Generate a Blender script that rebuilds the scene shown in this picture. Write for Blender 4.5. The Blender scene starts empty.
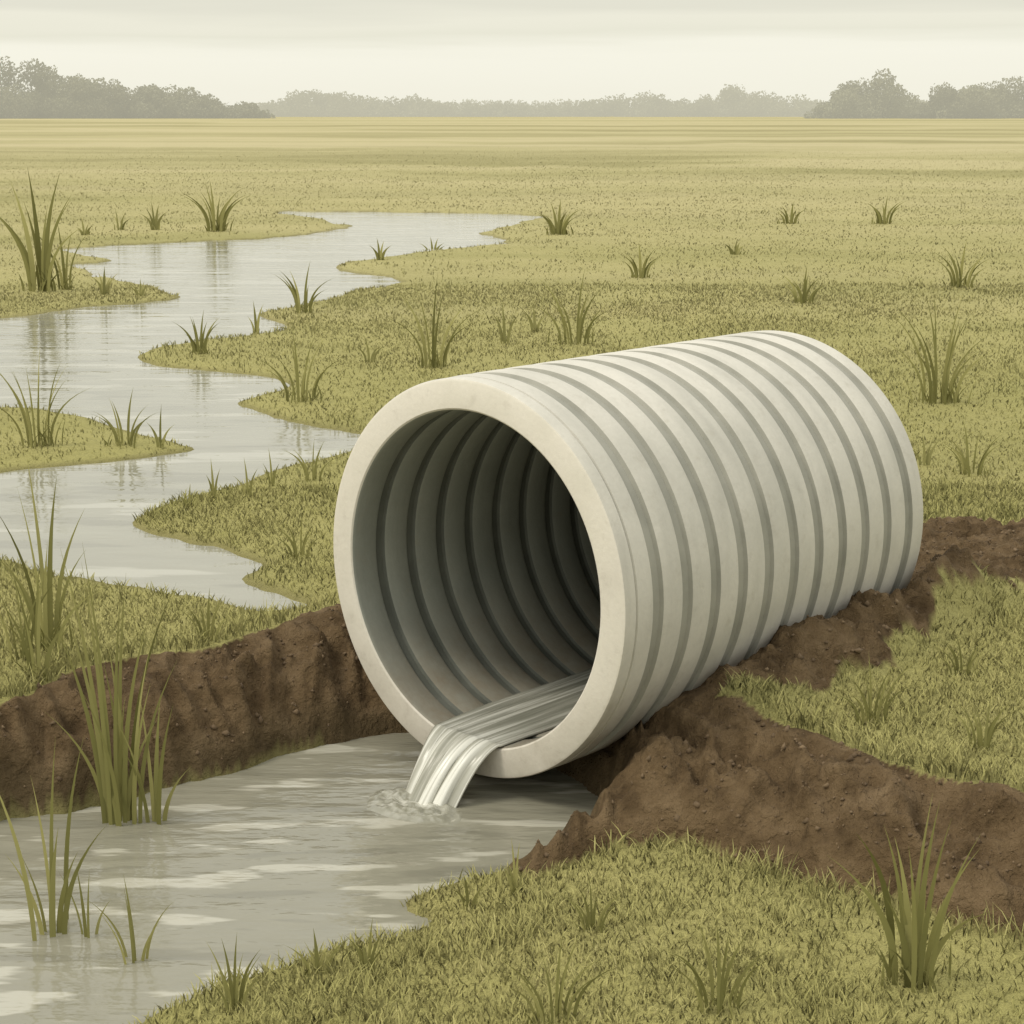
import bpy, math, numpy as np
from mathutils import Vector
rng=np.random.default_rng(7)
F=1760.0; HOR=115.0
PITCH=math.atan((512-HOR)/F); CZ=1.986
H=0.30; ZS=0.27
def G(px,py,z=H):
    a=PITCH+math.atan((py-512)/F)
    y=(CZ-z)/math.tan(a)
    dep=y*math.cos(PITCH)+(CZ-z)*math.sin(PITCH)
    return ((px-512)/F*dep,y)
def depth(y,z): return y*math.cos(PITCH)+(CZ-z)*math.sin(PITCH)
scene=bpy.context.scene
# ---------- noise
TAB=rng.random((256,256)).astype(np.float32)
def vn(x,y):
    xi=np.floor(x);yi=np.floor(y);fx=x-xi;fy=y-yi
    fx=fx*fx*(3-2*fx);fy=fy*fy*(3-2*fy)
    a=xi.astype(np.int64)&255;b=yi.astype(np.int64)&255;a1=(a+1)&255;b1=(b+1)&255
    return (TAB[a,b]*(1-fx)+TAB[a1,b]*fx)*(1-fy)+(TAB[a,b1]*(1-fx)+TAB[a1,b1]*fx)*fy
def fbm(x,y,o=4):
    s=0;a=.5;t=0
    for i in range(o):
        s=s+a*vn(x*2**i+17.3*i,y*2**i+9.1*i);t+=a;a*=.5
    return s/t*2-1
def band(x,y):
    ly=np.log(np.maximum(y,1)+3)
    xs=x/np.maximum(1,y/60)
    return np.clip(.5+.9*fbm(xs*.06+7+2*fbm(xs*.03,ly*3,2),ly*9+.6*fbm(xs*.25,ly*4,3),5)*np.clip((y-5)/20,.35,1),0,1)
def cat(pts,closed=False,n=5):
    out=[];N=len(pts)
    for i in range(N if closed else N-1):
        if closed: p=[pts[(i+k-1)%N] for k in range(4)]
        else: p=[pts[max(0,min(N-1,i+k-1))] for k in range(4)]
        for j in range(n):
            t=j/n
            out.append(tuple(.5*((2*p[1][d])+(-p[0][d]+p[2][d])*t+(2*p[0][d]-5*p[1][d]+4*p[2][d]-p[3][d])*t*t+(-p[0][d]+3*p[1][d]-3*p[2][d]+p[3][d])*t**3) for d in (0,1)))
    if not closed: out.append(pts[-1])
    return out
def sdf(poly,x,y):
    P=np.array(poly,dtype=np.float64);Q=np.roll(P,-1,0)
    d=np.full(x.shape,1e18);ins=np.zeros(x.shape,bool)
    for (ax,ay),(bx,by) in zip(P,Q):
        ex,ey=bx-ax,by-ay;L=ex*ex+ey*ey
        if L<1e-12: continue
        wx=x-ax;wy=y-ay
        t=np.clip((wx*ex+wy*ey)/L,0,1)
        dd=(wx-ex*t)**2+(wy-ey*t)**2
        d=np.minimum(d,dd)
        if ay!=by:
            c=((ay>y)!=(by>y))&(x<(bx-ax)*(y-ay)/(by-ay)+ax)
            ins^=c
    d=np.sqrt(d)
    return np.where(ins,-d,d)
# ---------- plan of the site (ground-plane outlines, metres)
stream_px=[(285,212),(350,212),(440,213),(535,216),(520,224),(478,233),(508,242),(440,250),(375,259),(345,265),(360,273),(402,280),(350,294),(300,305),(262,316),(290,328),(250,335),(180,345),(135,355),(160,366),(230,373),(285,378),(300,385),(262,396),(232,405),(270,416),(340,430),(366,438),(345,452),(290,466),(215,490),(150,514),(133,525),(180,540),(240,555),(272,566),(245,580),(290,598),(302,607),(255,612),(215,600),(150,590),(90,580),(40,570),(0,562),(-150,556),(-350,540),(-350,500),(-150,482),(0,471),(80,463),(150,458),(198,449),(150,438),(110,425),(60,414),(0,408),(-200,400),(-350,380),(-350,335),(-150,325),(0,318),(80,309),(140,303),(177,296),(130,282),(60,266),(120,261),(65,254),(70,248),(180,242),(290,236),(347,228),(330,220)]
STREAM=[G(a,b,ZS) for a,b in cat(stream_px,True,4)]
pool_edge=[(-500,905),(-250,862),(0,822),(80,808),(180,785),(280,755),(345,741),(400,733),(470,730),(540,755),(590,790),(610,812),(580,836),(556,852),(530,866),(470,880),(435,893),(398,905),(395,912),(432,921),(400,936),(330,948),(250,975),(185,1000),(135,1026),(90,1080),(-20,1200)]
POOL=[G(a,b,0) for a,b in cat(pool_edge,False,4)]+[(-1.2,-3.0),(-60,-3.0),(-60,4.6),(-9,4.7)]
fg_top=[(535,862),(560,854),(600,846),(690,846),(740,864),(800,884),(870,904),(940,924),(1024,948),(1150,985),(1400,1060)]
FG=[G(a,b,.07) for a,b in cat(fg_top,False,4)]+[(6,2.4),(60,-1),(60,-60),(-60,-60),(-60,2),(-2,2.6)]+[G(a,b,0) for a,b in [(30,1090),(230,930),(340,885),(470,860)]]
f_edge=[(-600,830),(-250,745),(0,702),(60,673),(150,653),(210,645),(280,624),(342,603),(420,590),(520,610),(600,650),(650,684),(685,702),(740,712),(800,730),(850,746),(950,780),(1024,792),(1200,834),(1500,900)]
FIELD=[G(a,b,H) for a,b in cat(f_edge,False,4)]+[(60,3),(20000,-40),(20000,20000),(-20000,20000),(-20000,5),(-60,4.7)]
soil_px=[(560,740),(600,690),(690,640),(830,560),(905,540),(925,524),(965,518),(1000,528),(1030,522),(1100,530),(1230,545),(1230,606),(1100,602),(1024,598),(985,608),(955,618),(915,645),(890,668),(845,680),(815,698),(770,700),(735,702),(690,696),(640,710)]
SOIL=[G(a,b,H) for a,b in soil_px]
# pipe frame
PHI=math.radians(42.8); R=.6; RI=.505; PL=1.59
C0=np.array([-.131,5.02,.645]); AX=np.array([math.sin(PHI),math.cos(PHI)]); RT=np.array([math.cos(PHI),-math.sin(PHI)])
def terrain(x,y):
    far=np.maximum(y,2)
    w=.012*far/5
    nx=fbm(x*5/np.sqrt(far/5),y*5/np.sqrt(far/5),3);ny=fbm(x*5/np.sqrt(far/5)+40,y*5/np.sqrt(far/5)+11,3)
    wx=x+nx*w*4; wy=y+ny*w*4
    near=y<60
    ds=np.full(x.shape,50.);dp=np.full(x.shape,50.);dfg=np.full(x.shape,50.);df=np.full(x.shape,-50.);dso=np.full(x.shape,50.)
    ds[near]=sdf(STREAM,wx[near],wy[near])
    m=y<7.5
    jx=x+.035*fbm(x*7,y*7,3);jy=y+.035*fbm(x*7+31,y*7+5,3)
    dp[m]=sdf(POOL,jx[m],jy[m]);dfg[m]=sdf(FG,jx[m],jy[m]);df[m]=sdf(FIELD,jx[m],jy[m])
    m=y<9
    dso[m]=sdf(SOIL,jx[m]+.05*fbm(x[m]*18,y[m]*18,2),jy[m]+.05*fbm(x[m]*18+3,y[m]*18,2))
    dl=np.minimum(dp,dfg)
    zl=np.where(dp<0,-.15*(1-np.exp(np.minimum(dp,0)/.12)),.085*(1-np.exp(-np.maximum(dp,0)/.22)))
    zl=zl+np.where((dp>0)&(dfg<0),.012*fbm(x*6,y*6,3),0)
    zf=ZS+.004+.028*(1-np.exp(-np.maximum(ds,0)/.12))+.014*fbm(x*1.3,y*1.3,3)*np.clip(ds/.5,0,1)
    zf=np.where(ds<0,ZS+.004-.12*(1-np.exp(np.minimum(ds,0)/.15)),zf)
    a=np.maximum(dl,0);b=np.maximum(df,0)
    t=a/(a+b+1e-6)
    al=x*1.0+y*.35
    rill=(1-np.abs(fbm(al*11+2*fbm(x*3,y*3,2),y*2.5,3))*2.6)
    sh=np.clip(t,0,1)**.55
    bump=.055*fbm(x*8,y*8,4)+.055*rill+.024*fbm(x*34,y*34,3)
    z=zl+(zf-zl)*sh+bump*np.sin(np.pi*np.clip(t,0,1))**.6
    z=np.where(dl<=0,zl,z);z=np.where(df<=0,zf,z)
    bank=(dl>0)&(df>0)
    rx=x-C0[0];ry=y-C0[1]
    s=rx*RT[0]+ry*RT[1]; tt=rx*AX[0]+ry*AX[1]
    berm=np.exp(-((s-.64)/.12)**2)*np.clip((tt-.25)/.6,0,1)*np.clip((PL+.9-tt)/.7,0,1)
    z=z+.160*berm*(1+.5*fbm(x*9,y*9,3))*(dl>0)
    sb=np.clip(-dso/.03,0,1)
    z=z+sb*(.015+.045*fbm(x*13,y*13,4)+.024*fbm(x*40,y*40,2))*(df<=0)
    under=(np.abs(s)<R-.001)&(tt>-.002)&(tt<PL)
    zc=C0[2]-np.sqrt(np.maximum(R*R-s*s,0))+.035
    z=np.where(under,np.minimum(z,zc),z)
    soil=np.where(bank,1.,0.)
    soil=np.maximum(soil,np.clip(-dso/.02+.5,0,1)*(df<=0))
    side=(np.abs(s)<R+.03)&(tt>-.05)&(tt<PL+.05)
    soil=np.where(side,1.,soil)
    wet=np.clip(1-np.abs(np.minimum(dp,ds))/.07,0,1)
    return z,soil,ds,dp,dl,df,wet
# ---------- materials
def mat(name):
    m=bpy.data.materials.new(name);m.use_nodes=True
    nt=m.node_tree;return m,nt,nt.nodes,nt.links,nt.nodes['Principled BSDF']
def noise(nd,lk,vec,scale,detail=4,rough=.55):
    n=nd.new('ShaderNodeTexNoise');n.inputs['Scale'].default_value=scale;n.inputs['Detail'].default_value=detail;n.inputs['Roughness'].default_value=rough
    if vec: lk.new(vec,n.inputs['Vector'])
    return n.outputs['Fac']
def mp(nd,lk,vec,sc):
    n=nd.new('ShaderNodeMapping');n.inputs['Scale'].default_value=sc;lk.new(vec,n.inputs['Vector']);return n.outputs[0]
def ramp(nd,lk,fac,st):
    n=nd.new('ShaderNodeValToRGB');lk.new(fac,n.inputs[0]);e=n.color_ramp.elements
    while len(e)<len(st): e.new(.5)
    for q,(p,c) in zip(e,st): q.position=p;q.color=(*c,1) if len(c)==3 else c
    return n.outputs[0]
def mix(nd,lk,f,a,b,bt='MIX'):
    n=nd.new('ShaderNodeMix');n.data_type='RGBA';n.blend_type=bt
    for s,v in ((n.inputs[0],f),(n.inputs[6],a),(n.inputs[7],b)):
        if hasattr(v,'links'): lk.new(v,s)
        elif isinstance(v,(int,float)): s.default_value=v
        else: s.default_value=(*v,1)
    return n.outputs[2]
def attr(nd,name):
    n=nd.new('ShaderNodeAttribute');n.attribute_name=name;return n.outputs['Fac']
def bump(nd,lk,h,st,dist,bs,nrm=None):
    n=nd.new('ShaderNodeBump');n.inputs['Strength'].default_value=st;n.inputs['Distance'].default_value=dist
    lk.new(h,n.inputs['Height'])
    if nrm: lk.new(nrm,n.inputs['Normal'])
    if bs: lk.new(n.outputs[0],bs.inputs['Normal'])
    return n.outputs[0]
def mathn(nd,lk,op,a,b=None,c=None,clamp=False):
    n=nd.new('ShaderNodeMath');n.operation=op;n.use_clamp=clamp
    for i,v in enumerate((a,b,c)):
        if v is None: continue
        if hasattr(v,'links'): lk.new(v,n.inputs[i])
        else: n.inputs[i].default_value=v
    return n.outputs[0]
# ground
gm,nt,nd,lk,bs=mat('wetland_ground')
pos=nd.new('ShaderNodeNewGeometry').outputs['Position']
med=noise(nd,lk,mp(nd,lk,pos,(.5,.9,.5)),1,5)
med2=noise(nd,lk,mp(nd,lk,pos,(.06,.16,.5)),1,6,.65)
fine=noise(nd,lk,pos,40,4)
bd=attr(nd,'band')
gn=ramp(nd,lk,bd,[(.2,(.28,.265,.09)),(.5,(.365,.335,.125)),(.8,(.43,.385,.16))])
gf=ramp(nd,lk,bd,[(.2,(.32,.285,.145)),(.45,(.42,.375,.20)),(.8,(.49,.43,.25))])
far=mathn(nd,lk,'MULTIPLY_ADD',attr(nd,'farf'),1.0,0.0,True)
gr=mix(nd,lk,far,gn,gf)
g2=ramp(nd,lk,med,[(.35,(.26,.245,.08)),(.55,(.355,.325,.12)),(.7,(.42,.375,.15))])
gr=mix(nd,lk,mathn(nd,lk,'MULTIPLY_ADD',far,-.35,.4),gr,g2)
gr=mix(nd,lk,mathn(nd,lk,'MULTIPLY',ramp(nd,lk,med2,[(.5,(0,0,0)),(.7,(1,1,1))]),.35),gr,(.27,.24,.12))
gr=mix(nd,lk,mathn(nd,lk,'MULTIPLY',fine,.25),gr,(.23,.215,.08))
s1=noise(nd,lk,pos,9,6,.6); s2=noise(nd,lk,pos,60,5,.65)
so=ramp(nd,lk,s1,[(.3,(.066,.042,.020)),(.5,(.152,.102,.052)),(.7,(.22,.153,.083))])
so=mix(nd,lk,mathn(nd,lk,'MULTIPLY',s2,.5),so,(.05,.032,.015))
col=mix(nd,lk,attr(nd,'soil'),gr,so)
wetf=mathn(nd,lk,'MULTIPLY',attr(nd,'wet'),.45)
col=mix(nd,lk,wetf,col,(.095,.075,.04))
lk.new(col,bs.inputs['Base Color']);bs.inputs['Roughness'].default_value=.95;bs.inputs['Specular IOR Level'].default_value=.15
b1=bump(nd,lk,s1,.8,.07,None);bump(nd,lk,s2,.8,.015,bs,b1)
# ---------- terrain sheet
def seg(a,b,r): 
    n=max(2,int(math.log((b+4)/(a+4))/r));return list(np.exp(np.linspace(math.log(a+4),math.log(b+4),n,endpoint=False))-4)
ys=np.array(seg(-3.6,3,.02)+seg(3,9,.0016)+seg(9,45,.004)+seg(45,9000,.012)+[9000.])
ud=np.arange(-.34,.34,.00125)
uo=.34+np.cumsum(.002*1.12**np.arange(45))
us=np.concatenate([-uo[::-1],ud,uo])
U,Y=np.meshgrid(us,ys);X=U*(Y+4)
nr,nc=X.shape
x=X.ravel();y=Y.ravel()
z,soil,ds,dp,dl,df,wet=terrain(x,y)
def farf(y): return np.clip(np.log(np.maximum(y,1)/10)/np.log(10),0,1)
def grid_faces(nr,nc):
    i=np.arange(nr-1)[:,None]*nc+np.arange(nc-1)[None,:]
    return np.stack([i,i+1,i+1+nc,i+nc],-1).reshape(-1,4)
def mesh_np(name,co,faces,mats=(),smooth=True,attrs={},fm=None):
    me=bpy.data.meshes.new(name);k=faces.shape[1]
    me.vertices.add(len(co));me.vertices.foreach_set('co',np.asarray(co,dtype=np.float32).ravel())
    me.loops.add(faces.size);me.loops.foreach_set('vertex_index',faces.ravel().astype(np.int32))
    me.polygons.add(len(faces));me.polygons.foreach_set('loop_start',np.arange(0,faces.size,k,dtype=np.int32))
    me.update(calc_edges=True)
    me.polygons.foreach_set('use_smooth',np.full(len(faces),smooth))
    for m in mats: me.materials.append(m)
    if fm is not None: me.polygons.foreach_set('material_index',np.asarray(fm,dtype=np.int32))
    for n,v in attrs.items():
        a=me.attributes.new(n,'FLOAT','POINT');a.data.foreach_set('value',np.asarray(v,dtype=np.float32))
    me.validate()
    ob=bpy.data.objects.new(name,me);scene.collection.objects.link(ob);return ob
faces=grid_faces(nr,nc)
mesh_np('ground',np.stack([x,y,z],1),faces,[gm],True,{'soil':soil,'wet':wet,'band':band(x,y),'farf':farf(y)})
# ---------- water
def water_mat(name,base,rip,foam,streak,lo=.58):
    m,nt,nd,lk,bs=mat(name)
    pos=nd.new('ShaderNodeNewGeometry').outputs['Position']
    n1=noise(nd,lk,mp(nd,lk,pos,(2.2*rip,7*rip,2)),1,4,.5)
    n2=noise(nd,lk,mp(nd,lk,pos,(1.5*rip,7*rip,1)),1,3,.5)
    f=ramp(nd,lk,n2,[(lo,(0,0,0)),(lo+.04,(1,1,1))])
    f0=ramp(nd,lk,n2,[(.38,(1,1,1)),(.43,(0,0,0))])
    c=mix(nd,lk,n1,tuple(v*.85 for v in base),tuple(v*1.15 for v in base))
    c=mix(nd,lk,mathn(nd,lk,'MULTIPLY',f0,.4),c,tuple(v*.6 for v in base))
    c=mix(nd,lk,mathn(nd,lk,'MULTIPLY',f,foam),c,streak)
    lk.new(c,bs.inputs['Base Color']);bs.inputs['Roughness'].default_value=.06;bs.inputs['IOR'].default_value=1.42
    n3=noise(nd,lk,mp(nd,lk,pos,(5*rip,16*rip,2)),1,3,.5)
    b=bump(nd,lk,n1,.35,.04,None);bump(nd,lk,n3,.22,.012,bs,b)
    return m
pm=water_mat('pool_water',(.25,.238,.178),1.4,.7,(.48,.46,.375),.565)
sm=water_mat('stream_water',(.29,.28,.22),.6,.5,(.48,.465,.39))
k=(ds<.25).reshape(nr,nc)
kf=(k[:-1,:-1]|k[1:,:-1]|k[:-1,1:]|k[1:,1:]).ravel()
ff=faces[kf]
uq,inv=np.unique(ff,return_inverse=True)
mesh_np('marsh_stream_water',np.stack([x[uq],y[uq],np.full(len(uq),ZS)],1),inv.reshape(-1,4),[sm])
co=np.array([(-30,-3.3,0),(1.0,-3.3,0),(1.0,5.7,0),(-30,5.7,0)])
mesh_np('pool_water',co,np.array([[0,1,2,3]]),[pm])
# ---------- pipe
def pipe_mat(name,ca,cb,dirt):
    m,nt,nd,lk,bs=mat(name)
    tc=nd.new('ShaderNodeTexCoord').outputs['Object']
    d1=noise(nd,lk,tc,3,6,.6);d2=noise(nd,lk,tc,70,3,.6);d3=noise(nd,lk,mp(nd,lk,tc,(3,14,3)),1,4);d4=noise(nd,lk,tc,16,6,.7)
    c=ramp(nd,lk,d1,[(.3,ca),(.6,cb)])
    c=mix(nd,lk,mathn(nd,lk,'MULTIPLY',d2,.25),c,tuple(v*.55 for v in ca))
    c=mix(nd,lk,mathn(nd,lk,'MULTIPLY',ramp(nd,lk,d3,[(.5,(0,0,0)),(.75,(1,1,1))]),.25),c,tuple(v*.6 for v in ca))
    c=mix(nd,lk,mathn(nd,lk,'MULTIPLY',ramp(nd,lk,d4,[(.56,(0,0,0)),(.72,(1,1,1))]),.25),c,(.30,.26,.19))
    sp=nd.new('ShaderNodeSeparateXYZ');lk.new(tc,sp.inputs[0])
    low=mathn(nd,lk,'MULTIPLY_ADD',sp.outputs[2],-4.0,-.75,True)
    low=mathn(nd,lk,'MULTIPLY',low,mathn(nd,lk,'MULTIPLY',d4,dirt))
    c=mix(nd,lk,low,c,(.19,.145,.09))
    lk.new(c,bs.inputs['Base Color']);bs.inputs['Roughness'].default_value=.75;bump(nd,lk,d2,.25,.004,bs)
    return m
pl=pipe_mat('pipe_wall',(.51,.49,.42),(.63,.60,.52),1.0)
pf=pipe_mat('pipe_end_face',(.67,.63,.53),(.79,.74,.64),.45)
def simple(name,c1,c2,sc,rough=.7):
    m,nt,nd,lk,bs=mat(name);tc=nd.new('ShaderNodeTexCoord').outputs['Object']
    n=noise(nd,lk,tc,sc,5,.6);lk.new(ramp(nd,lk,n,[(.35,c1),(.65,c2)]),bs.inputs['Base Color']);bs.inputs['Roughness'].default_value=rough
    bump(nd,lk,n,.15,.004,bs);return m
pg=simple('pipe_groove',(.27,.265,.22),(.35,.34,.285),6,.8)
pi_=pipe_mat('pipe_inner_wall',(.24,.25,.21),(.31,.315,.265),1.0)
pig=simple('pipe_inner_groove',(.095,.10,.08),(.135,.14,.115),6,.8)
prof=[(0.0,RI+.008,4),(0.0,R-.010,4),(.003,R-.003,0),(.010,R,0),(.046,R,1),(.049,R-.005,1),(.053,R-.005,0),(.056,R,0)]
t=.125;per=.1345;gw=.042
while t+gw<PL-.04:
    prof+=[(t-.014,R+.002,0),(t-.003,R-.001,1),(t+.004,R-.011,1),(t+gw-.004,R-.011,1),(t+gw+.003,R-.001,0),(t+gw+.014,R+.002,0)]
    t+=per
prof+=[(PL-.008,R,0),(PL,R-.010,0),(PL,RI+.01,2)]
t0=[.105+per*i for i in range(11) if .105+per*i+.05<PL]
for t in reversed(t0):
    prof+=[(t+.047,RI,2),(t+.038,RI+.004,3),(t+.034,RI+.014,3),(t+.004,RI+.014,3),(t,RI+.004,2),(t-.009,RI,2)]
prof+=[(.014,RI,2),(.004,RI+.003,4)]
NS=160;th=np.linspace(0,2*np.pi,NS,endpoint=False)
PT=np.array(prof);M=len(PT)
co=np.zeros((M,NS,3));co[:,:,0]=PT[:,1:2]*np.cos(th);co[:,:,1]=PT[:,0:1];co[:,:,2]=PT[:,1:2]*np.sin(th)
i=np.arange(M)[:,None];j=np.arange(NS)[None,:]
fc=np.stack([i*NS+j,((i+1)%M)*NS+j,((i+1)%M)*NS+(j+1)%NS,i*NS+(j+1)%NS],-1).reshape(-1,4)
fm=np.repeat(PT[:,2].astype(int),NS)
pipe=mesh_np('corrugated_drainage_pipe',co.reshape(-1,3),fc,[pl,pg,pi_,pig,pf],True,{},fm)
pipe.data.set_sharp_from_angle(angle=math.radians(35))
pipe.location=C0.tolist();pipe.rotation_euler=(0,0,-PHI)
bk=simple('light_blocker_dark',(.10,.10,.08),(.15,.145,.115),5)  # unseen disc added across the rear opening to keep the pipe interior dark
a=np.linspace(0,2*np.pi,64,endpoint=False)
co=np.concatenate([[[0,PL-.03,0]],np.stack([(RI+.005)*np.cos(a),np.full(64,PL-.03),(RI+.005)*np.sin(a)],1)])
f=np.array([[0,1+i,1+(i+1)%64] for i in range(64)])
b=mesh_np('rear_light_blocker',co,f,[bk],False);b.parent=pipe
# ---------- outflow
wm,nt,nd,lk,bs=mat('falling_water')
cx=nd.new('ShaderNodeCombineXYZ');lk.new(attr(nd,'v'),cx.inputs[0]);lk.new(attr(nd,'u'),cx.inputs[1])
st=noise(nd,lk,mp(nd,lk,cx.outputs[0],(5.5,1.3,1)),1,3,.5)
fallf=mathn(nd,lk,'MULTIPLY_ADD',attr(nd,'u'),-3.0,.6,True)
cw=ramp(nd,lk,st,[(.36,(.27,.265,.21)),(.47,(.45,.44,.37)),(.56,(.76,.75,.67))])
cs=ramp(nd,lk,st,[(.40,(.22,.22,.175)),(.54,(.33,.325,.27)),(.64,(.58,.57,.50))])
lk.new(mix(nd,lk,fallf,cs,cw),bs.inputs['Base Color'])
bs.inputs['Roughness'].default_value=.2;bs.inputs['IOR'].default_value=1.35
bump(nd,lk,st,.5,.02,bs)
nv=57
path=[]
zin=RI-.023
FD=.20
for a in np.linspace(1.5,0.0,60): path.append((a,-zin,1.0-.10*max(0,1-a/.25)))
for q in np.linspace(0.03,1,50):
    path.append((-FD*q, -zin-(C0[2]-zin+.02)*q**1.9,.90-.28*q**.8))
pts=[];au=[];av=[]
for kx,(t,zz,w) in enumerate(path):
    for jv in range(nv):
        v=jv/(nv-1)*2-1
        hw=.148*w
        q=max(0,-t/FD)
        s=v*hw-.02*q*q
        zr=-.03*q*abs(v)**2+(.010*q+.0015)*math.sin(v*13+1.5*math.sin(t*5))+(.004*q+.001)*math.sin(v*31+t*7)
        if q==0: zr+=-.002
        else: s+=.006*math.sin(v*15+t*9)*q
        pts.append((s,t+.03*q*abs(v)**2,zz+zr));au.append(t);av.append(v)
f=grid_faces(len(path),nv)
fl=mesh_np('pipe_water_outflow',np.array(pts),f,[wm],True,{'u':au,'v':av})
fl.location=C0.tolist();fl.rotation_euler=(0,0,-PHI)
m=fl.modifiers.new('s','SOLIDIFY');m.thickness=.008;m.offset=-1
fm_,nt,nd,lk,bs=mat('splash_water')
rr_=attr(nd,'r');pos=nd.new('ShaderNodeNewGeometry').outputs['Position']
n=noise(nd,lk,pos,24,4,.55)
f=mathn(nd,lk,'MULTIPLY',ramp(nd,lk,n,[(.42,(0,0,0)),(.60,(1,1,1))]),mathn(nd,lk,'MULTIPLY_ADD',rr_,-1.3,1.05,True))
lk.new(mix(nd,lk,f,(.26,.25,.19),(.60,.585,.50)),bs.inputs['Base Color']);bs.inputs['Roughness'].default_value=.12
bump(nd,lk,n,.3,.01,bs)
lc=np.array([C0[0],C0[1]])-AX*(FD+.015)-RT*.02
A=np.linspace(0,2*np.pi,160,endpoint=False);rr=np.linspace(0,1,60)
AA,RR=np.meshgrid(A,rr)
el=1+.16*fbm(np.cos(AA)*2+5,np.sin(AA)*2+5,3)+.08*fbm(np.cos(AA)*7+5,np.sin(AA)*7+9,2)
sx=RR*.22*el*np.cos(AA);sy=RR*.16*el*np.sin(AA)
xx=lc[0]+sx*RT[0]-sy*AX[0];yy=lc[1]+sx*RT[1]-sy*AX[1]
zz=.008*np.exp(-((RR-.4)/.25)**2)*(1+1.2*fbm(xx*30,yy*30,3))+.005*np.sin(RR*24+2*fbm(xx*9,yy*9,2))*(1-RR)+.003-.009*RR**3
i=np.arange(59)[:,None]*160;j=np.arange(160)[None,:]
f=np.stack([i+j,i+(j+1)%160,i+160+(j+1)%160,i+160+j],-1).reshape(-1,4)
mesh_np('outflow_splash',np.stack([xx.ravel(),yy.ravel(),zz.ravel()],1),f,[fm_],True,{'r':RR.ravel()})
# ---------- grass
def leaf_mat(name,cs,trans=.35,upn=.0,dark=.45,farcol=False):
    m,nt,nd,lk,bs=mat(name)
    c=ramp(nd,lk,attr(nd,'tint'),cs)
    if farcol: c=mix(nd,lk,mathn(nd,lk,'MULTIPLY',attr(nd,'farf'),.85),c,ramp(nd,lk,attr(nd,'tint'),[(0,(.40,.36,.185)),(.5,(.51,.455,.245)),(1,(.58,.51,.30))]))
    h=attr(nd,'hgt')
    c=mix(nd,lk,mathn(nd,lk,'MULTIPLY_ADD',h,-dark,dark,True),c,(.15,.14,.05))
    lk.new(c,bs.inputs['Base Color']);bs.inputs['Roughness'].default_value=.8;bs.inputs['Specular IOR Level'].default_value=.1
    if upn:
        g=nd.new('ShaderNodeNewGeometry')
        v1=nd.new('ShaderNodeVectorMath');v1.operation='SCALE';lk.new(g.outputs['Normal'],v1.inputs[0]);v1.inputs['Scale'].default_value=1-upn
        v2=nd.new('ShaderNodeVectorMath');v2.operation='ADD';lk.new(v1.outputs[0],v2.inputs[0]);v2.inputs[1].default_value=(0,0,upn*1.4)
        v3=nd.new('ShaderNodeVectorMath');v3.operation='NORMALIZE';lk.new(v2.outputs[0],v3.inputs[0])
        lk.new(v3.outputs[0],bs.inputs['Normal'])
    if trans:
        tr=nd.new('ShaderNodeBsdfTranslucent');lk.new(c,tr.inputs[0])
        ms=nd.new('ShaderNodeMixShader');ms.inputs[0].default_value=trans
        lk.new(bs.outputs[0],ms.inputs[1]);lk.new(tr.outputs[0],ms.inputs[2]);lk.new(ms.outputs[0],nd['Material Output'].inputs[0])
    return m
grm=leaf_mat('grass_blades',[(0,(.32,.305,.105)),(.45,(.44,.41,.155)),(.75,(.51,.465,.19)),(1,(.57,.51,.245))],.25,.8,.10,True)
def blades(bx,by,bz,L,W,lean,az,face,tint,nseg,curl=1.6):
    n=len(bx);S=nseg+1
    tt=np.linspace(0,1,S)[None,:]
    dx=np.cos(az)[:,None];dy=np.sin(az)[:,None]
    out=L[:,None]*lean[:,None]*tt**curl
    up=L[:,None]*tt*np.sqrt(np.maximum(1-(lean[:,None]*tt)**2*.75,.1))
    wv=W[:,None]*.5*np.maximum(1-tt**2.2,0.03)*(.65+.9*tt*(1-tt)*1.6)
    fx=np.cos(face)[:,None];fy=np.sin(face)[:,None]
    cx=bx[:,None]+dx*out;cy=by[:,None]+dy*out;cz=bz[:,None]+up
    l=np.stack([cx-fx*wv,cy-fy*wv,cz],-1);r=np.stack([cx+fx*wv,cy+fy*wv,cz],-1)
    v=np.stack([l,r],2).reshape(n,S*2,3)
    base=(np.arange(n)*S*2)[:,None,None]
    q=np.arange(nseg)*2
    fq=np.stack([q,q+1,q+3,q+2],-1)[None]+base
    ti=np.repeat(tint,S*2);hg=np.tile(np.repeat(np.linspace(0,1,S),2),n)
    return v.reshape(-1,3),fq.reshape(-1,4),ti,hg
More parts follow.
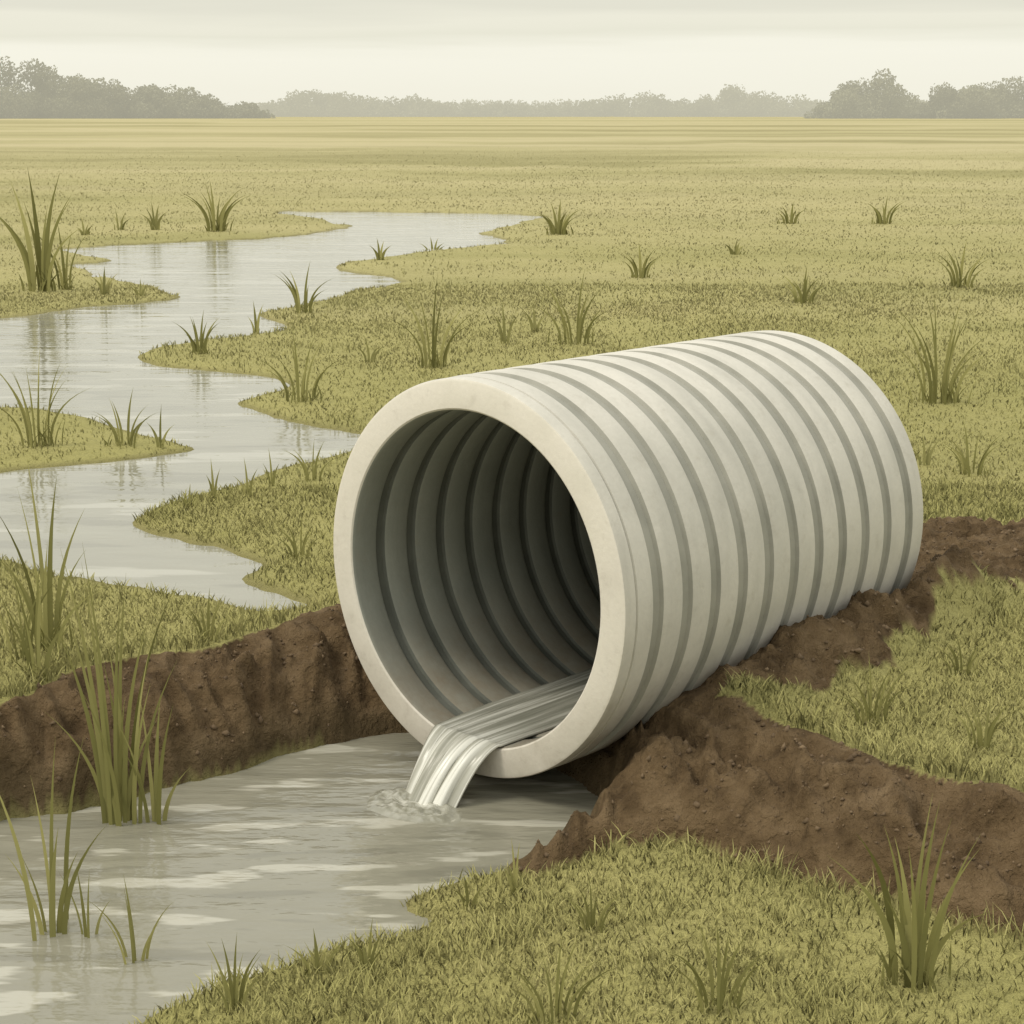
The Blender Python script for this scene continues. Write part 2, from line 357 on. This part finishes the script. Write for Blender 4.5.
def scatter(n,y0,y1,umax,L0,W0,p,nseg,fade=None):
    v=rng.random(n);yy=(y0**p+(y1**p-y0**p)*v)**(1/p)
    xx=(rng.random(n)*2-1)*umax*(yy+1.2)
    z,soil,ds,dp,dl,df,wet=terrain(xx,yy)
    rx=xx-C0[0];ry=yy-C0[1];s=rx*RT[0]+ry*RT[1];t=rx*AX[0]+ry*AX[1]
    inp=(np.abs(s)<R+.03)&(t>-.05)&(t<PL+.05)
    ok=(soil<.3)&(ds>.012)&(dp>.006)&~inp&((df<=0)|(dl<=0))
    patch=fbm(xx*.9+3,yy*.9,3)
    bnd=band(xx,yy)
    ok&=rng.random(n)<np.clip(.75+1.2*patch,.3,1)
    if fade: ok&=rng.random(n)>np.clip((yy-fade[0])/(fade[1]-fade[0]),0,1)
    edge=((df<=0)&(df>-.06))|((dl<=0)&(dl>-.05)&(dp>.15))
    xx=xx[ok];yy=yy[ok];z=z[ok];edge=edge[ok];patch=patch[ok];bnd=bnd[ok];n=len(xx)
    sc=np.maximum(1,yy/6)**.30
    tuft=np.clip(fbm(xx*6/sc+50,yy*6/sc,2)+.05,0,1)
    L=L0*(.5+rng.random(n)*.8)*sc*(1+1.0*tuft)*np.where(edge,1.9,1)
    if fade: L*=1-.6*np.clip((yy-fade[0])/(fade[1]-fade[0]),0,1)
    W=W0*(.6+.8*rng.random(n))*np.maximum(1,yy/5)**.75
    ti=np.clip(.5+.28*patch+.5*(bnd-.5)+.12*rng.standard_normal(n)+np.where(edge,.06,0)-.2*tuft,0,1)
    r=blades(xx,yy,z-.004,L,W,.25+.6*rng.random(n),rng.random(n)*6.28,rng.normal(0,.5,n),ti,nseg)
    return r+(np.repeat(farf(yy),2*(nseg+1)),)
parts=[scatter(200000,3.0,8,.36,.028,.0040,1.2,3),scatter(110000,8,18,.33,.023,.0040,1.0,2),scatter(90000,18,100,.32,.021,.0042,.3,2,(16,100))]
vs=[];fs=[];ti=[];hg=[];fr=[];o=0
for a,b,c,d,e in parts: vs.append(a);fs.append(b+o);ti.append(c);hg.append(d);fr.append(e);o+=len(a)
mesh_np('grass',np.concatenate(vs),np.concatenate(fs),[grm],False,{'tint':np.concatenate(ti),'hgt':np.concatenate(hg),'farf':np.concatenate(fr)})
# ---------- soil crumbs on the cut banks
n=12000
yy=3.9+(7.4-3.9)*rng.random(n);xx=(rng.random(n)*2-1)*.34*(yy+1)
z,soil,ds_,dp_,dl_,df_,w_=terrain(xx,yy)
ok=(soil>.5)&(dp_>.01)
rx=xx-C0[0];ry=yy-C0[1];s=rx*RT[0]+ry*RT[1];t=rx*AX[0]+ry*AX[1]
ok&=~((np.abs(s)<R+.01)&(t>-.02)&(t<PL))
xx=xx[ok];yy=yy[ok];z=z[ok];n=len(xx)
ico=np.array([(1,0,0),(-1,0,0),(0,1,0),(0,-1,0),(0,0,1),(0,0,-1)],float)
fo=np.array([(0,2,4),(2,1,4),(1,3,4),(3,0,4),(2,0,5),(1,2,5),(3,1,5),(0,3,5)])
rad=.003+.010*rng.random(n)**4
V=(ico[None]*rng.uniform(.6,1.3,(n,6,1))+rng.normal(0,.2,(n,6,3)))*rad[:,None,None]+np.stack([xx,yy,z+rad*.1],1)[:,None,:]
cm=simple('soil_crumbs',(.085,.055,.028),(.19,.13,.07),7,.95)
mesh_np('soil_crumbs',V.reshape(-1,3),(fo[None]+(np.arange(n)*6)[:,None,None]).reshape(-1,3),[cm],True)
# ---------- tufts of taller sedge / reed
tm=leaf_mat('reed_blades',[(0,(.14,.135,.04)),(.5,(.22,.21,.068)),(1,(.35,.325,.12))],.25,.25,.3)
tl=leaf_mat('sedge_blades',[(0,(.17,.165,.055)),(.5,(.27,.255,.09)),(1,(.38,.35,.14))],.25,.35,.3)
T=[
(42,292,108,10,34,'f',0),(65,290,60,5,18,'f',0),(216,232,46,11,26,'f',0),(155,230,26,5,10,'f',1),(120,230,20,4,10,'f',1),(105,294,26,5,12,'f',1),(85,235,16,4,10,'f',1),(140,296,16,5,10,'f',1),
(38,447,92,12,40,'f',0),(125,445,52,8,34,'f',0),(160,446,40,3,10,'f',0),
(303,312,46,8,24,'f',0),(200,354,40,8,16,'f',0),(256,332,30,3,6,'f',0),(300,402,66,10,40,'f',0),(433,368,84,10,34,'f',0),(575,345,68,9,48,'f',0),(505,345,38,3,10,'f',1),(535,332,25,3,8,'f',1),(640,277,32,9,24,'f',0),(558,235,32,11,24,'f',0),(433,247,18,6,14,'f',0),(380,260,20,5,9,'f',0),
(790,224,20,7,18,'f',0),(884,224,26,8,20,'f',0),(803,303,34,9,24,'f',0),(962,287,42,10,26,'f',0),(938,403,100,15,50,'f',0),(972,474,48,11,38,'f',0),(370,362,24,4,14,'f',1),
(190,505,22,3,8,'f',0),(214,498,38,3,6,'f',0),(248,496,36,3,9,'f',0),(272,486,36,3,6,'f',0),(312,482,40,5,20,'f',0),(300,556,42,7,24,'f',0),(208,640,50,7,24,'f',0),(240,630,30,4,12,'f',1),
(48,652,180,11,50,'f',0),(22,660,90,6,26,'f',0),(40,712,110,6,24,'b',0),(118,820,255,13,46,'p',0),(130,822,170,8,34,'p',0),(155,822,120,6,26,'p',0),
(52,933,185,9,44,'p',0),(135,962,86,6,32,'p',0),(88,936,70,4,18,'p',0),(235,1004,76,9,26,'l',0),(318,968,46,7,30,'l',0),(368,968,52,6,16,'l',0),(470,893,40,4,20,'l',0),(515,888,54,5,12,'l',0),(592,934,52,9,28,'l',0),(555,1030,88,11,62,'l',0),(718,1014,96,12,56,'l',0),(912,990,178,14,54,'l',0),(872,722,66,11,40,'f',0),(962,675,42,9,34,'f',0),(982,748,56,9,34,'f',0),(925,465,30,4,12,'f',1),(700,350,18,5,16,'f',1),(735,255,14,5,12,'f',1)]
for (px,py,hp,n,spd,kd,mi) in T:
    zz={'f':H,'b':.2,'p':0,'l':.07}[kd]
    x0,y0=G(px,py,zz);dep=depth(y0,zz)
    if kd!='p':
        zz=float(terrain(np.array([x0]),np.array([y0]))[0][0])
    else: zz=-.05
    h=hp/F*dep/.88+(.05 if kd=='p' else 0);sp_=spd/F*dep
    r=sp_*.3
    side=np.linspace(-1,1,n)+rng.normal(0,.12,n)
    bx=side*r;by=rng.normal(0,r*.6,n)
    lo_=.74 if hp>150 else .6
    L=h*(1-.15*np.abs(side)**1.3*rng.random(n))*(lo_+(1-lo_)*rng.random(n))
    if hp>150: L[(rng.random(n)<.3)]*=.62
    q=int(np.argmin(np.abs(side)));L[q]=h
    lean=np.clip(np.abs(side)*sp_/np.maximum(L,1e-3)*1.25,.06,.65)
    az=np.where(side>0,0,np.pi)+rng.normal(0,.4,n)
    W=np.maximum(.009,2.9/F*dep)*(.75+.5*rng.random(n))*(1.0+.7*(hp>100))
    v,f,ti,hg=blades(bx,by,np.zeros(n),L,W,lean,az,rng.normal(0,.3,n),np.clip(rng.normal(.5,.25,n),0,1),10,2.3)
    nb=int(n*1.6)
    v2,f2,t2,h2=blades(rng.normal(0,r*.9+.003,nb),rng.normal(0,r*.5,nb),np.zeros(nb),h*(.10+.2*rng.random(nb)),np.full(nb,W.mean()*.6),.2+.5*rng.random(nb),rng.random(nb)*6.28,rng.normal(0,.6,nb),rng.random(nb)*.8,4)
    if kd=='p':
        v2=v2[:0];f2=f2[:0];t2=t2[:0];h2=h2[:0]
    ob=mesh_np('reed_tuft' if mi==0 else 'sedge_tuft',np.concatenate([v,v2]),np.concatenate([f,f2+len(v)]),[tm if mi==0 else tl],True,{'tint':np.concatenate([ti,t2]),'hgt':np.concatenate([hg,h2])*.6+.4})
    ob.location=(x0,y0,zz-.005)
# ---------- distant trees
def tree_mat(name,base,haze):
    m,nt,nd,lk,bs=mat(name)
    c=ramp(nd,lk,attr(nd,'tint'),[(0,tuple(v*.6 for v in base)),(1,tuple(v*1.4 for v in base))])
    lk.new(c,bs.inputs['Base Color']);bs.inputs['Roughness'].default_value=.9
    em=nd.new('ShaderNodeEmission');em.inputs[0].default_value=(.69,.665,.53,1)  # aerial haze painted into the tree material as a pale glow
    ms=nd.new('ShaderNodeMixShader');ms.inputs[0].default_value=haze
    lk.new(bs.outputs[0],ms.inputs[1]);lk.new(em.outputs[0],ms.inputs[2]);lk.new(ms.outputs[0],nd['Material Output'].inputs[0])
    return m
def treeline(name,dist,prof_,base,haze,qs,dens,wr):
    xs=[p[0] for p in prof_];hs=[p[1] for p in prof_]
    V=[];tin=[]
    px=xs[0]
    k=dist/F
    while px<xs[-1]:
        hp=np.interp(px,xs,hs)
        d=dist+rng.uniform(-.05,.05)*dist
        h=hp*k*rng.uniform(.88,1.04);wd=wr*rng.uniform(.8,1.3)*k
        X0=(px-512)/F*dist
        tb=rng.uniform(.3,.7)
        for q in range(3):
            a=np.array([X0+rng.normal(0,.3),d,0]);b=np.array([X0+rng.normal(0,wd*.3),d,h*.7]);w=np.array([h*.02,0,0])
            V.append(np.array([[a-w,a+w,b+w*.3,b-w*.3]]));tin.append(np.zeros(4))
        blobs=[]
        for q in range(10):
            an=rng.uniform(-1,1);fz=rng.uniform(.2,1)
            rad=min(wd*.34,h*.42)*rng.uniform(.7,1.1)
            cx_=an*wd*.5*math.sqrt(max(0,1-(fz*.9)**2));cz_=max(rad*.6,(h-rad)*fz)
            blobs.append((cx_,cz_,rad))
        blobs.append((0,h-min(wd*.36,h*.42),min(wd*.36,h*.42)))
        for q in range(7):
            rad=h*rng.uniform(.2,.34);blobs.append((rng.uniform(-.9,.9)*wd,rad*.6,rad))
        for cx_,cz_,rad in blobs:
            c=np.array([X0+cx_,d+rng.normal(0,wd*.2),cz_])
            n=int(dens*(rad/qs)**2)+14
            u=rng.normal(size=(n,3));u/=np.linalg.norm(u,axis=1)[:,None]
            lump=1+.13*np.sin(u[:,0]*7+q)+.1*np.sin(u[:,2]*9+cx_)
            rr=rad*rng.uniform(.78,1.0,n)*lump
            p=c+u*rr[:,None]*np.array([1,1,.85]);p[:,2]=np.maximum(p[:,2],.2)
            a=rng.normal(size=(n,3));a/=np.linalg.norm(a,axis=1)[:,None]
            b=np.cross(a,rng.normal(size=(n,3)));b/=np.linalg.norm(b,axis=1)[:,None]
            s_=qs*rng.uniform(.5,1.0,n)[:,None]
            V.append(np.stack([p-a*s_,p-b*s_*.8,p+a*s_,p+b*s_*.8],1))
            tin.append(np.repeat(np.clip(tb+.4*u[:,2]+rng.normal(0,.1,n),0,1),4))  # soft crown shading painted into tint, lighter upward, plus random tone
        px+=wr*rng.uniform(.35,.55)
    V=np.concatenate(V).reshape(-1,3);tin=np.concatenate(tin)
    mesh_np(name,V,np.arange(len(V)).reshape(-1,4),[tree_mat(name+'_leaves',base,haze)],False,{'tint':tin})
bc=(.155,.152,.088)
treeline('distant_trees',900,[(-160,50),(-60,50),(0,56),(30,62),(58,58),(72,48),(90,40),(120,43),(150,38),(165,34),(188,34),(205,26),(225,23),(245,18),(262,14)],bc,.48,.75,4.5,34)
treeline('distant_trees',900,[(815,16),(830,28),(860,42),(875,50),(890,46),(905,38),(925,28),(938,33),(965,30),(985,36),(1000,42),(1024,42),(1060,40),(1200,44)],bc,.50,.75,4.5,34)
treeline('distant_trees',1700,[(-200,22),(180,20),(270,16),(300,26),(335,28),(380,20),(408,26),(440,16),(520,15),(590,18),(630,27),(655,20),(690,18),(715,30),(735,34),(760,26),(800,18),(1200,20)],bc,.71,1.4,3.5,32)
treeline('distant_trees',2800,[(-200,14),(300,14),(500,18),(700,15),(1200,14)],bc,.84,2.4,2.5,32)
# ---------- world / sun
w=bpy.data.worlds.new('World');scene.world=w;w.use_nodes=True
nt=w.node_tree;nd=nt.nodes;lk=nt.links;bg=nd['Background']
sky=nd.new('ShaderNodeTexSky');sky.sky_type='NISHITA';sky.sun_disc=False
SE=math.radians(52);SAZ=math.radians(-105)
sky.sun_elevation=SE;sky.sun_rotation=SAZ;sky.dust_density=4
tc=nd.new('ShaderNodeTexCoord').outputs['Generated']
sp=nd.new('ShaderNodeSeparateXYZ');lk.new(tc,sp.inputs[0])
wob=noise(nd,lk,mp(nd,lk,tc,(3,3,60)),1,4,.5)
e=mathn(nd,lk,'ADD',sp.outputs[2],mathn(nd,lk,'MULTIPLY_ADD',wob,.03,-.015))
cl=ramp(nd,lk,e,[(0,(.96,.935,.80)),(.034,(.98,.96,.83)),(.042,(.85,.835,.70)),(.050,(.89,.87,.735)),(.058,(.80,.785,.665)),(.4,(.85,.85,.79)),(1,(.98,.98,.95))])
cl10=mix(nd,lk,1.0,cl,(10,10,10),'MULTIPLY')
c=mix(nd,lk,.92,sky.outputs[0],cl10)
zz=mathn(nd,lk,'MULTIPLY_ADD',mathn(nd,lk,'MAXIMUM',sp.outputs[2],0),.55,1.0)
vm=nd.new('ShaderNodeVectorMath');vm.operation='SCALE';lk.new(c,vm.inputs[0]);lk.new(zz,vm.inputs['Scale'])
lk.new(vm.outputs[0],bg.inputs[0]);bg.inputs[1].default_value=.1
sl=bpy.data.lights.new('sun','SUN');sl.energy=1.5;sl.angle=math.radians(14);sl.color=(1,.94,.82)
so_=bpy.data.objects.new('sun',sl);scene.collection.objects.link(so_)
dirv=Vector((math.sin(SAZ)*math.cos(SE),math.cos(SAZ)*math.cos(SE),math.sin(SE)))
so_.rotation_euler=dirv.to_track_quat('Z','Y').to_euler()
# ---------- camera
cd=bpy.data.cameras.new('camera');cam=bpy.data.objects.new('camera',cd);scene.collection.objects.link(cam)
cd.sensor_width=36;cd.lens=36*F/1024;cd.clip_end=20000;cd.clip_start=.05
cam.location=(0,0,CZ);cam.rotation_euler=(math.pi/2-PITCH,0,0);scene.camera=cam
scene.view_settings.view_transform='Standard';scene.view_settings.look='None';scene.view_settings.exposure=0
